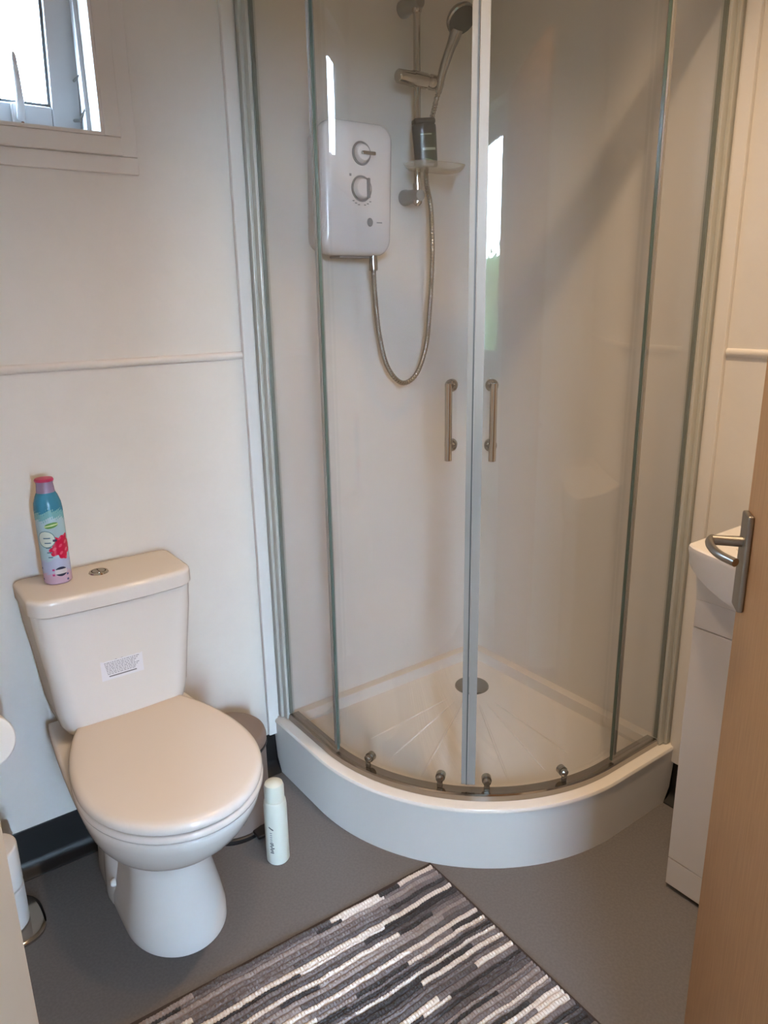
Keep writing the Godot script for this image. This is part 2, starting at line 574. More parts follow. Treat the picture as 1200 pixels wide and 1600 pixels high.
func build_window() -> void:
	var x0 := -1.46
	var x1 := -1.115
	var y0 := 1.69
	var y1 := 2.07
	var w := thing("window_1", Vector3.ZERO, "small white tilted-out window with bright daylight above the toilet", "window", "", "structure")
	# lining of the reveal
	var b := MB.new()
	b.box(Vector3(x0 + 0.003, y0 - 0.004, -0.178), Vector3(x1 - 0.003, y0 + 0.003, 0.019)); part(b, "sill_board", M.white_trim, w)
	b = MB.new()
	b.box(Vector3(x1 - 0.003, y0 - 0.004, -0.178), Vector3(x1 + 0.004, y1 + 0.004, 0.019)); part(b, "reveal_lining", M.white_trim, w)
	b = MB.new()
	b.box(Vector3(x0 - 0.004, y0 - 0.004, -0.178), Vector3(x0 + 0.003, y1 + 0.004, 0.019)); part(b, "reveal_lining", M.white_trim, w)
	b = MB.new()
	b.box(Vector3(x0 + 0.003, y1 - 0.003, -0.178), Vector3(x1 - 0.003, y1 + 0.004, 0.019)); part(b, "reveal_lining", M.white_trim, w)
	# two-stepped architrave
	for st in [[0.004, 0.040, 0.019], [0.040, 0.075, 0.008]]:
		var a: float = st[0]
		var c: float = st[1]
		var d: float = st[2]
		for q in [[x0 - c, x1 + c, y0 - c, y0 - a], [x0 - c, x1 + c, y1 + a, y1 + c], [x0 - c, x0 - a, y0 - a, y1 + a], [x1 + a, x1 + c, y0 - a, y1 + a]]:
			b = MB.new()
			b.box(Vector3(q[0], q[2], -0.001), Vector3(q[1], q[3], d), 0.003)
			part(b, "architrave", M.white_trim, w)
	# outer fixed frame
	var zf0 := -0.07
	var zf1 := -0.045
	for q in [[x0, x0 + 0.012, y0, y1], [x1 - 0.012, x1, y0, y1], [x0 + 0.012, x1 - 0.012, y0, y0 + 0.012], [x0 + 0.012, x1 - 0.012, y1 - 0.012, y1]]:
		b = MB.new()
		b.box(Vector3(q[0], q[2], zf0), Vector3(q[1], q[3], zf1), 0.002)
		part(b, "outer_frame", M.upvc, w)
	# sash hung at the top, pushed out at the bottom
	var sx0 := x0 + 0.016
	var sx1 := x1 - 0.004
	var hgt := 0.372
	var s := Node3D.new()
	s.name = "sash"
	w.add_child(s)
	s.position = Vector3(0, y1 - 0.008, -0.052)
	s.rotation_degrees = Vector3(9, 0, 0)
	var rail := 0.060
	for q in [[sx0, sx0 + rail, -hgt, 0.0], [sx1 - rail, sx1, -hgt, 0.0], [sx0 + rail, sx1 - rail, -hgt, -hgt + rail], [sx0 + rail, sx1 - rail, -rail, 0.0]]:
		b = MB.new()
		b.box(Vector3(q[0], q[2], -0.045), Vector3(q[1], q[3], -0.002), 0.004)
		part(b, "sash_rail", M.upvc, s)
	# glazing gasket and bead
	var gx0 := sx0 + rail
	var gx1 := sx1 - rail
	for q in [[gx0, gx0 + 0.006, -hgt + rail, -rail], [gx1 - 0.006, gx1, -hgt + rail, -rail], [gx0 + 0.006, gx1 - 0.006, -hgt + rail, -hgt + rail + 0.006], [gx0 + 0.006, gx1 - 0.006, -rail - 0.006, -rail]]:
		b = MB.new()
		b.box(Vector3(q[0], q[2], -0.03), Vector3(q[1], q[3], -0.012))
		part(b, "gasket", M.seal_dark, s)
	b = MB.new()
	b.box(Vector3(gx0, -hgt + rail, -0.026), Vector3(gx1, -rail, -0.020))
	part(b, "pane", M.window_glass, s)
	# white lever handle on the bottom rail, pointing up
	b = MB.new()
	b.rbox(Vector3(-1.250, -hgt + 0.031, 0.004), Vector3(0.026, 0.058, 0.012), 0.005)
	b.tube(curve([Vector3(-1.248, -hgt + 0.03, 0.018), Vector3(-1.249, -hgt + 0.06, 0.030), Vector3(-1.252, -hgt + 0.115, 0.034), Vector3(-1.254, -hgt + 0.150, 0.033)], 12), [0.0085, 0.0085, 0.0085, 0.008, 0.008, 0.0075, 0.007, 0.007, 0.0065, 0.006, 0.0055, 0.005, 0.003], 10)
	part(b, "lever_handle", M.white_gloss, s)
	b = MB.new()
	b.xf = Transform3D(Basis(Vector3.RIGHT, PI / 2), Vector3(-1.244, -hgt + 0.022, 0.010))
	b.lathe([Vector2(0, 0.002), Vector2(0.004, 0.0018), Vector2(0.004, -0.001), Vector2(0, -0.001)], Vector3.ZERO, 14)
	part(b, "handle_screw", M.dull_chrome, s)
	# friction stay seen in the side gap
	b = MB.new()
	b.tube(PackedVector3Array([Vector3(x1 - 0.010, y0 + 0.055, -0.046), Vector3(x1 - 0.014, y0 + 0.04, -0.08), Vector3(x1 - 0.02, y0 + 0.045, -0.115)]), [0.0035], 8)
	b.tube(PackedVector3Array([Vector3(x1 - 0.008, y0 + 0.125, -0.046), Vector3(x1 - 0.014, y0 + 0.12, -0.10)]), [0.003], 8)
	part(b, "window_stay", M.dull_chrome, w)

func build_door() -> void:
	# leaf: x runs from the free edge to the hinge, +z is the face turned to the toilet side
	var d := Vector3(-0.771, 0, 0.637).normalized()
	var n := Vector3(-0.637, 0, -0.771).normalized()
	var leaf := Node3D.new()
	leaf.name = "door_1"
	leaf.transform = Transform3D(Basis(d, Vector3.UP, n), Vector3(-0.574, 0, 1.203))
	add_child(leaf)
	tag(leaf, "wooden door standing open at the right edge with metal lever", "door", "", "structure")
	var b := MB.new()
	b.box(Vector3(0, 0.008, -0.04), Vector3(0.70, 1.98, 0.0), 0.0025)
	part(b, "door_leaf", M.door_wood, leaf)
	for face in [1, -1]:
		var z0 := 0.0 if face > 0 else -0.04
		b = MB.new()
		b.xf = Transform3D(Basis.IDENTITY, Vector3(0, 0, z0))
		b.rbox(Vector3(0.030, 0.953, face * 0.005), Vector3(0.040, 0.153, 0.010), 0.003, 3, 0.003)
		var plate := part(b, "handle_plate", M.satin, leaf)
		b = MB.new()
		b.xf = Transform3D(Basis.IDENTITY, Vector3(0, 0, z0))
		b.tube(PackedVector3Array([Vector3(0.03, 0.985, face * 0.009), Vector3(0.03, 0.985, face * 0.03), Vector3(0.03, 0.985, face * 0.052)]), [0.0085, 0.0078, 0.0078], 16)
		part(b, "lever_neck", M.satin, plate)
		b = MB.new()
		b.xf = Transform3D(Basis.IDENTITY, Vector3(0, 0, z0))
		b.tube(curve([Vector3(0.021, 0.985, face * 0.050), Vector3(0.040, 0.985, face * 0.057), Vector3(0.070, 0.985, face * 0.058), Vector3(0.100, 0.984, face * 0.051), Vector3(0.124, 0.983, face * 0.036)], 20), [0.0064], 14)
		part(b, "lever", M.satin, plate)
	for y in [0.22, 1.0, 1.75]:
		b = MB.new()
		b.tube(PackedVector3Array([Vector3(0.702, y - 0.045, -0.042), Vector3(0.702, y + 0.045, -0.042)]), [0.006], 12)
		part(b, "hinge", M.satin, leaf)
	# frame of the doorway
	var t := thing("door_frame", Vector3.ZERO, "white frame of the doorway beside the open wooden door", "door frame", "", "structure")
	for q in [[Vector3(-1.135, 0, DOOR_Z - 0.012), Vector3(-1.115, 2.02, DOOR_Z + 0.11)], [Vector3(-1.88, 0, DOOR_Z - 0.012), Vector3(-1.86, 2.02, DOOR_Z + 0.11)], [Vector3(-1.86, 1.99, DOOR_Z - 0.012), Vector3(-1.135, 2.01, DOOR_Z + 0.11)]]:
		b = MB.new()
		b.box(q[0], q[1], 0.003)
		part(b, "lining", M.white_trim, t)

func build_tray() -> void:
	var t := thing("shower_tray", Vector3.ZERO, "white quadrant shower tray raised on a curved white plinth", "shower tray")
	var b := MB.new()
	sweep_plan(b, rect(-0.014, -0.001, 0.0, 0.158), 0.002, 2 * (TRAY - TRAY_R) + TRAY_R * PI / 2 - 0.002, TRAY, TRAY_R, 64)
	part(b, "plinth_panel", M.white_trim, t)
	b = MB.new()
	var rings := []
	for q in [[0.02, 0.120], [0.018, 0.120], [0.018, 0.1585], [0.001, 0.1585], [-0.002, 0.1605], [-0.002, 0.164], [0.001, 0.169], [0.008, 0.171], [0.022, 0.171], [0.026, 0.173], [0.056, 0.173], [0.064, 0.170], [0.072, 0.160], [0.082, 0.146], [0.095, 0.139], [0.115, 0.137]]:
		rings.append(quadrant_ring(q[0], q[1]))
	b.loft(rings, true, false, false)
	# gently falling floor with radial drainage facets towards the waste
	var last: PackedVector3Array = rings[-1]
	var c := Vector3(-0.17, 0.129, 0.175)
	var mid := PackedVector3Array()
	var near := PackedVector3Array()
	for p in last:
		mid.append(c.lerp(p, 0.5) + Vector3(0, -0.001, 0))
		near.append(c + (p - c).normalized() * 0.05)
	for i in near.size(): near[i].y = 0.129
	b.loft([last, mid, near], true, false, false)
	b.fan(near, false, c)
	rings = [quadrant_ring(0.02, 0.120)]
	b.fan(rings[0], true)
	part(b, "tray_body", M.acrylic, t, 35)
	# shallow raised drainage ribs fanning out from the waste
	for k in 7:
		var a := PI / 2 + PI / 2 * (k + 0.5) / 7.0
		var dir := Vector3(cos(a), 0, sin(a))
		var far := 0.42 + 0.10 * sin(PI * (k + 0.5) / 7.0)
		b = MB.new()
		var pts := PackedVector3Array()
		for i in 9:
			var f := lerpf(0.12, far, i / 8.0)
			pts.append(c + dir * f + Vector3(0, 0.0015 + f * 0.010, 0))
		b.tube(pts, [0.0022, 0.0034, 0.0036, 0.0036, 0.0036, 0.0036, 0.0036, 0.0034, 0.0020], 6)
		part(b, "drainage_rib", M.acrylic, t)
	b = MB.new()
	b.lathe([Vector2(0, 0.010), Vector2(0.006, 0.0105), Vector2(0.044, 0.0085), Vector2(0.053, 0.005), Vector2(0.055, 0.001), Vector2(0.055, -0.001), Vector2(0, -0.001)], c, 40)
	var wst := part(b, "waste_cover", M.dull_chrome, t)
	b = MB.new()
	b.lathe([Vector2(0, 0.0125), Vector2(0.0035, 0.012), Vector2(0.0035, 0.009), Vector2(0, 0.009)], c, 12)
	part(b, "cover_screw", M.dark_plastic, wst)

func build_enclosure() -> void:
	var t := thing("shower_enclosure", Vector3(0, 0, 0), "curved glass shower enclosure with two sliding doors in aluminium frame", "shower enclosure")
	var top := 2.05
	var foot := 0.1735
	# wall profiles with a dark gasket where the glass enters
	for side in [0, 1]:
		var lo := [[Vector3(-0.786, foot, 0.006), Vector3(-0.744, top, 0.026)], [Vector3(-0.778, foot, 0.024), Vector3(-0.752, top, 0.046)], [Vector3(-0.7705, foot + 0.02, 0.044), Vector3(-0.7595, top, 0.0495)]]
		var c := MB.new()
		for k in 2:
			if side == 0: c.box(lo[k][0], lo[k][1], 0.003)
			else: c.box(Vector3(-lo[k][1].z, lo[k][0].y, -lo[k][1].x), Vector3(-lo[k][0].z, lo[k][1].y, -lo[k][0].x), 0.003)
		var pf := part(c, "wall_profile", M.pale_profile, t)
		c = MB.new()
		if side == 0: c.box(lo[2][0], lo[2][1], 0.001)
		else: c.box(Vector3(-lo[2][1].z, lo[2][0].y, -lo[2][1].x), Vector3(-lo[2][0].z, lo[2][1].y, -lo[2][0].x), 0.001)
		part(c, "gasket", M.gasket_grey, pf)
	var b := MB.new()
	# rails
	sweep_plan(b, [Vector2(0.009, foot), Vector2(0.009, foot + 0.015), Vector2(0.006, foot + 0.018), Vector2(-0.022, foot + 0.018), Vector2(-0.025, foot + 0.015), Vector2(-0.025, foot)], 0.05, LINE_LEN - 0.05, LINE, LINE_R, 64)
	part(b, "bottom_rail", M.rail_metal, t)
	b = MB.new()
	sweep_plan(b, rect(-0.028, 0.016, top - 0.045, top, 0.004), 0.05, LINE_LEN - 0.05, LINE, LINE_R, 64)
	part(b, "top_rail", M.aluminium, t)
	# fixed panes
	for q in [[0.046, 0.297], [1.070, LINE_LEN - 0.046]]:
		b = MB.new()
		sweep_plan(b, rect(-0.003, 0.003, foot + 0.017, top - 0.04), q[0], q[1], LINE, LINE_R, 24)
		var g := part(b, "fixed_pane", M.glass, t)
		var s: float = q[1] if q[0] < 0.5 else q[0]
		b = MB.new()
		sweep_plan(b, rect(-0.0035, 0.0035, foot + 0.03, top - 0.05), s - 0.0009, s + 0.0009, LINE, LINE_R, 2)
		part(b, "glass_edge", M.glass_edge, g)
	# sliding doors
	var o := -0.014
	for q in [[0.278, 0.664, -1], [0.672, 1.092, 1]]:
		var dr := Node3D.new()
		dr.name = "sliding_door"
		t.add_child(dr, true)
		b = MB.new()
		sweep_plan(b, rect(o - 0.003, o + 0.003, foot + 0.032, top - 0.05), q[0], q[1], LINE, LINE_R, 30)
		part(b, "door_pane", M.glass, dr)
		var back: float = q[0] if q[2] < 0 else q[1]
		var front: float = q[1] if q[2] < 0 else q[0]
		b = MB.new()
		sweep_plan(b, rect(o - 0.004, o + 0.010, foot + 0.032, top - 0.05, 0.001), back - 0.004, back + 0.004, LINE, LINE_R, 2)
		part(b, "back_seal", M.seal, dr)
		# closing edge: clear clip and magnet strip
		b = MB.new()
		var wide: float = 0.011 if q[2] < 0 else 0.015
		sweep_plan(b, rect(o - 0.005, o + 0.005, foot + 0.032, top - 0.05, 0.0015), minf(front, front + q[2] * wide), maxf(front, front + q[2] * wide), LINE, LINE_R, 3)
		part(b, "clip_seal", M.seal, dr)
		b = MB.new()
		sweep_plan(b, rect(o - 0.006, o + 0.006, foot + 0.032, top - 0.05, 0.001), minf(front, front - q[2] * 0.0036), maxf(front, front - q[2] * 0.0036), LINE, LINE_R, 2)
		part(b, "magnet_strip", M.seal if q[2] > 0 else M.seal_dark, dr)
		# handle
		var hs: float = 0.620 if q[2] < 0 else 0.705
		var pq := plan(hs, LINE, LINE_R)
		var pos: Vector3 = pq[0] + pq[1] * o
		var nrm: Vector3 = pq[1]
		var hd := Node3D.new()
		hd.name = "handle"
		dr.add_child(hd, true)
		b = MB.new()
		var bp: Vector3 = pos + nrm * 0.048
		b.tube(PackedVector3Array([bp + Vector3(0, 1.019, 0), bp + Vector3(0, 1.0195, 0), bp + Vector3(0, 1.1785, 0), bp + Vector3(0, 1.179, 0)]), [0.0068, 0.0075, 0.0075, 0.0068], 18)
		for y in [1.170, 1.044]:
			b.xf = Transform3D(Basis(Quaternion(Vector3.UP, nrm)), pos + Vector3(0, y, 0))
			b.lathe([Vector2(0, 0.002), Vector2(0.013, 0.002), Vector2(0.0135, 0.008), Vector2(0.012, 0.013), Vector2(0.008, 0.017), Vector2(0.006, 0.022), Vector2(0.006, 0.046), Vector2(0, 0.046)], Vector3.ZERO, 24)
			b.lathe([Vector2(0, -0.012), Vector2(0.010, -0.012), Vector2(0.0125, -0.008), Vector2(0.0125, -0.002), Vector2(0, -0.002)], Vector3.ZERO, 24)
		b.xf = Transform3D.IDENTITY
		part(b, "pull_bar", M.chrome, hd)
		# rollers on the bottom rail
		for s in ([0.399, 0.600] if q[2] < 0 else [0.716, 0.918]):
			var rq := plan(s, LINE, LINE_R)
			b = MB.new()
			b.xf = Transform3D(Basis(Quaternion(Vector3.UP, rq[1])), rq[0] + rq[1] * o + Vector3(0, foot + 0.043, 0))
			b.lathe([Vector2(0, 0.013), Vector2(0.006, 0.013), Vector2(0.0095, 0.010), Vector2(0.010, 0.002), Vector2(0.012, 0.002), Vector2(0.012, -0.012), Vector2(0, -0.012)], Vector3.ZERO, 20)
			b.xf = Transform3D(Basis(Quaternion(Vector3.FORWARD, -rq[1])), rq[0] + rq[1] * o + Vector3(0, foot + 0.028, 0))
			b.rbox(Vector3(0, 0, 0.006), Vector3(0.014, 0.020, 0.006), 0.002)
			part(b, "roller", M.dull_chrome, dr)

func build_shower() -> void:
	# electric shower unit
	var t := thing("electric_shower", Vector3(-0.516, 1.61, 0.006), "white electric shower box with two round dials on shower wall", "electric shower")
	var b := MB.new()
	var rings := []
	for q in [[0.0, 0.012, 0.012], [0.030, 0.006, 0.016], [0.055, 0.0, 0.020], [0.078, 0.0, 0.026], [0.088, 0.004, 0.028], [0.095, 0.012, 0.026], [0.098, 0.024, 0.020], [0.100, 0.055, 0.012]]:
		var r := PackedVector3Array()
		for p in b.outline(0.106 - q[1], 0.157 - q[1], 0.040 - minf(q[1], 0.03) * 0.6, 7):
			r.append(Vector3(p.x + 0.006 * (p.y / 0.157), p.y, q[0]))
		rings.append(r)
	b.loft(rings)
	part(b, "casing", M.heater_white, t, 50)
	b = MB.new()
	b.rbox(Vector3(0.0, -0.159, 0.045), Vector3(0.10, 0.006, 0.05), 0.002)
	part(b, "base_seam", M.pale_print, t)
	# dials
	for q in [[Vector3(0.004, 0.082, 0.100), 0.027, 0], [Vector3(0.002, 0.001, 0.100), 0.030, 1]]:
		var dn := Node3D.new()
		dn.name = "dial"
		dn.position = q[0]
		t.add_child(dn, true)
		var R: float = q[1]
		b = MB.new()
		b.xf = Transform3D(Basis(Vector3.RIGHT, PI / 2), Vector3.ZERO)
		b.lathe([Vector2(R - 0.004, 0.0), Vector2(R - 0.0035, 0.0025), Vector2(R, 0.0025), Vector2(R + 0.001, 0.0), Vector2(R - 0.004, 0.0)], Vector3.ZERO, 40)
		part(b, "dial_ring", M.mid_grey, dn)
		b = MB.new()
		b.xf = Transform3D(Basis(Vector3.RIGHT, PI / 2), Vector3.ZERO)
		b.lathe([Vector2(0, 0.014), Vector2(R - 0.010, 0.013), Vector2(R - 0.007, 0.010), Vector2(R - 0.005, 0.0), Vector2(0, 0.0)], Vector3.ZERO, 40)
		part(b, "dial_knob", M.heater_white, dn)
		b = MB.new()
		if q[2] == 0:
			b.rbox(Vector3(0.010, -0.001, 0.017), Vector3(0.040, 0.008, 0.008), 0.002)
			part(b, "pointer", M.dull_chrome, dn)
		else:
			b.rbox(Vector3(0.010, 0.0, 0.017), Vector3(0.007, 0.046, 0.008), 0.002)
			part(b, "pointer", M.mid_grey, dn)
			for k in range(-3, 5):
				var a := -PI / 2 + k * 0.24
				if k == 0: continue
				var at := Vector3(cos(a) * 0.039, sin(a) * 0.039, 0.0006)
				if k == 4: at = Vector3(-0.033, 0.030, 0.0006)
				b = MB.new()
				b.rbox(at, Vector3(0.006, 0.0024 if k < 4 else 0.006, 0.0012), 0.0004, 2)
				part(b, "scale_mark", M.mid_grey, dn)
	b = MB.new()
	b.xf = Transform3D(Basis(Vector3.RIGHT, PI / 2), Vector3(0.026, -0.077, 0.0995))
	b.lathe([Vector2(0, 0.003), Vector2(0.009, 0.003), Vector2(0.0105, 0.001), Vector2(0.0105, 0.0), Vector2(0, 0.0)], Vector3.ZERO, 24, 0.85, 1.0)
	part(b, "button", M.mid_grey, t)
	b = MB.new()
	b.box(Vector3(0.047, -0.0785, 0.0985), Vector3(0.064, -0.0755, 0.1005))
	part(b, "brand_mark", M.pale_print, t)
	# hose outlet nut
	b = MB.new()
	b.lathe([Vector2(0, -0.152), Vector2(0.010, -0.152), Vector2(0.011, -0.170), Vector2(0.0115, -0.171), Vector2(0.0115, -0.192), Vector2(0.009, -0.194), Vector2(0, -0.194)], Vector3(0.054, 0, 0.072), 20)
	part(b, "outlet_nut", M.dull_chrome, t)
	# hose: ribbed metal
	var path := curve([Vector3(-0.462, 1.42, 0.078), Vector3(-0.459, 1.36, 0.078), Vector3(-0.449, 1.256, 0.080), Vector3(-0.424, 1.165, 0.082), Vector3(-0.374, 1.116, 0.083), Vector3(-0.322, 1.138, 0.084), Vector3(-0.288, 1.214, 0.085), Vector3(-0.274, 1.32, 0.085), Vector3(-0.265, 1.457, 0.085), Vector3(-0.262, 1.58, 0.075), Vector3(-0.254, 1.66, 0.045), Vector3(-0.248, 1.75, 0.042), Vector3(-0.240, 1.84, 0.066), Vector3(-0.238, 1.868, 0.078)], 560)
	b = MB.new()
	b.tube(path, [0.0060, 0.0072, 0.0072, 0.0060], 9)
	var h := part(b, "shower_hose", M.dull_chrome, self, 60)
	tag(h, "ribbed metal shower hose hanging in a loop below the shower box", "hose")
	# riser rail
	var r := thing("riser_rail", Vector3(-0.300, 1.60, 0.006), "upright chrome riser rail with wall brackets and clear soap dish", "shower rail")
	b = MB.new()
	b.tube(PackedVector3Array([Vector3(0, -0.014, 0.058), Vector3(0, -0.010, 0.058), Vector3(0, 0.56, 0.058), Vector3(0, 0.562, 0.058)]), [0.006, 0.0095, 0.0095, 0.008], 18)
	part(b, "bar", M.chrome, r)
	for y in [0.012, 0.466]:
		b = MB.new()
		b.xf = Transform3D(Basis(Vector3.RIGHT, PI / 2), Vector3(0, y, 0))
		b.lathe([Vector2(0, 0.0), Vector2(0.021, 0.0), Vector2(0.021, 0.010), Vector2(0.018, 0.018), Vector2(0.017, 0.066), Vector2(0.014, 0.072), Vector2(0, 0.073)], Vector3.ZERO, 24)
		var br := part(b, "wall_bracket", M.seal, r)
		b = MB.new()
		b.lathe([Vector2(0.0, -0.022), Vector2(0.010, -0.022), Vector2(0.0125, -0.018), Vector2(0.0125, 0.030), Vector2(0.0, 0.030)], Vector3(0, y, 0.058), 20)
		part(b, "end_collar", M.chrome, br)
	# slider holding the handset
	b = MB.new()
	b.xf = Transform3D(Basis(Vector3.BACK, -PI / 2), Vector3(0, 0.292, 0.060))
	b.lathe([Vector2(0, -0.066), Vector2(0.014, -0.066), Vector2(0.017, -0.062), Vector2(0.018, -0.020), Vector2(0.0195, -0.018), Vector2(0.0195, 0.026), Vector2(0.016, 0.030), Vector2(0.016, 0.040), Vector2(0.019, 0.044), Vector2(0.019, 0.074), Vector2(0.016, 0.078), Vector2(0, 0.078)], Vector3.ZERO, 24)
	part(b, "slider", M.chrome, r)
	# soap dish
	b = MB.new()
	rings = []
	for q in [[0.075, 0.034, 0.0], [0.082, 0.042, 0.006], [0.088, 0.048, 0.016], [0.086, 0.046, 0.016], [0.079, 0.039, 0.0075], [0.070, 0.030, 0.003]]:
		var ring := PackedVector3Array()
		for p in b.outline(q[0], q[1], q[1] * 0.8, 6): ring.append(Vector3(0.018 + p.x, 0.068 + q[2], 0.108 + p.y))
		rings.append(ring)
	b.loft(rings)
	part(b, "soap_dish", M.clear_plastic, r)
	# hand shower
	var hs := thing("hand_shower", Vector3(-0.238, 1.885, 0.080), "chrome hand shower with dark spray face in its holder", "shower head")
	b = MB.new()
	var pts := curve([Vector3(0, -0.0185, -0.003), Vector3(0.0, 0.025, 0.012), Vector3(0.0, 0.062, 0.034), Vector3(0.0, 0.092, 0.056), Vector3(0.0, 0.112, 0.068)], 16)
	b.tube(pts, [0.0085, 0.009, 0.0095, 0.010, 0.0105, 0.011, 0.0115, 0.012, 0.012, 0.012, 0.012, 0.0125, 0.013, 0.014, 0.015, 0.016, 0.016], 18)
	part(b, "grip", M.dull_chrome, hs)
	var face := Vector3(-0.02, -0.72, 0.66).normalized()
	var hb := Basis(Quaternion(Vector3.UP, face))
	b = MB.new()
	b.xf = Transform3D(hb, Vector3(0.004, 0.136, 0.076))
	b.lathe([Vector2(0, -0.024), Vector2(0.016, -0.022), Vector2(0.030, -0.012), Vector2(0.039, 0.0), Vector2(0.040, 0.008), Vector2(0.036, 0.012), Vector2(0, 0.012)], Vector3.ZERO, 30)
	part(b, "head", M.dull_chrome, hs)
	b = MB.new()
	b.xf = Transform3D(hb, Vector3(0.004, 0.136, 0.076))
	b.lathe([Vector2(0, 0.0165), Vector2(0.030, 0.0155), Vector2(0.0365, 0.0125), Vector2(0.0365, 0.011), Vector2(0, 0.011)], Vector3.ZERO, 30)
	part(b, "spray_face", M.grey_plastic, hs)
	# dark shower gel bottle standing on the dish
	var img := Image.create(256, 256, false, Image.FORMAT_RGB8)
	img.fill(Color(0.075, 0.085, 0.10))
	img.fill_rect(Rect2i(168, 40, 70, 190), Color(0.13, 0.19, 0.11))
	img.fill_rect(Rect2i(172, 44, 40, 6), Color(0.55, 0.6, 0.55))
	img.fill_rect(Rect2i(176, 110, 52, 12), Color(0.62, 0.66, 0.64))
	img.fill_rect(Rect2i(176, 186, 40, 14), Color(0.66, 0.70, 0.70))
	for k in 9: img.fill_rect(Rect2i(182 + k * 3, 160 + (k * 37) % 18, 4, 5), Color(0.45, 0.55, 0.42))
	var gm := mat("gel_print", Color.WHITE, 0.3)
	gm.albedo_texture = ImageTexture.create_from_image(img)
	var gb := thing("shower_gel_bottle", Vector3(-0.304, 1.6725, 0.108), "dark shower gel bottle with green label standing in clear dish", "bottle")
	gb.rotation_degrees = Vector3(0, -24, 4.5)
	b = MB.new()
	b.lathe([Vector2(0, 0.002), Vector2(0.026, 0.002), Vector2(0.029, 0.006), Vector2(0.030, 0.05), Vector2(0.031, 0.098), Vector2(0.0305, 0.104)], Vector3.ZERO, 40, 1.05, 0.62)
	b.lathe([Vector2(0.0305, 0.104), Vector2(0.028, 0.106), Vector2(0, 0.106)], Vector3.ZERO, 40, 1.05, 0.62)
	part(b, "bottle_body", gm, gb)
	b = MB.new()
	b.rbox(Vector3(0, 0.112, 0), Vector3(0.058, 0.016, 0.034), 0.006)
	part(b, "bottle_cap", M.dark_plastic, gb)

# outline of the pan or seat in plan: round front, straighter back
func pan_ring(hw: float, zf: float, zb: float, bw: float, y: float, zc := 0.40, n := 40) -> PackedVector3Array:
	var r := PackedVector3Array()
	for k in n + 1:
		var a := PI * k / n
		r.append(Vector3(hw * cos(a), y, zc + (zf - zc) * sin(a)))
	var m := 16
	for k in range(1, m):
		var t := float(k) / m
		r.append(Vector3(-(bw + (hw - bw) * pow(cos(t * PI / 2), 0.8)), y, zc + (zb - zc) * t))
	r.append(Vector3(-bw, y, zb))
	r.append(Vector3(-bw * 0.5, y, zb))
	r.append(Vector3(bw * 0.5, y, zb))
	r.append(Vector3(bw, y, zb))
	for k in range(m - 1, 0, -1):
		var t := float(k) / m
		r.append(Vector3(bw + (hw - bw) * pow(cos(t * PI / 2), 0.8), y, zc + (zb - zc) * t))
	return r

func inset_ring(r: PackedVector3Array, d: float, dy: float) -> PackedVector3Array:
	var out := PackedVector3Array()
	var n := r.size()
	for i in n:
		var t := (r[(i + 1) % n] - r[(i + n - 1) % n])
		t.y = 0
		t = t.normalized()
		out.append(r[i] + Vector3(-t.z, 0, t.x) * -d * ring_sign(r) + Vector3(0, dy, 0))
	return out

func scaled_ring(r: PackedVector3Array, k: float, dy: float) -> PackedVector3Array:
	var c := Vector3(0, r[0].y, 0.40)
	var out := PackedVector3Array()
	for p in r: out.append(c + (p - c) * k + Vector3(0, dy, 0))
	return out

func ring_sign(r: PackedVector3Array) -> float:
	var s := 0.0
	for i in r.size():
		var a := r[i]
		var b := r[(i + 1) % r.size()]
		s += a.x * b.z - a.z * b.x
	return -1.0 if s > 0.0 else 1.0

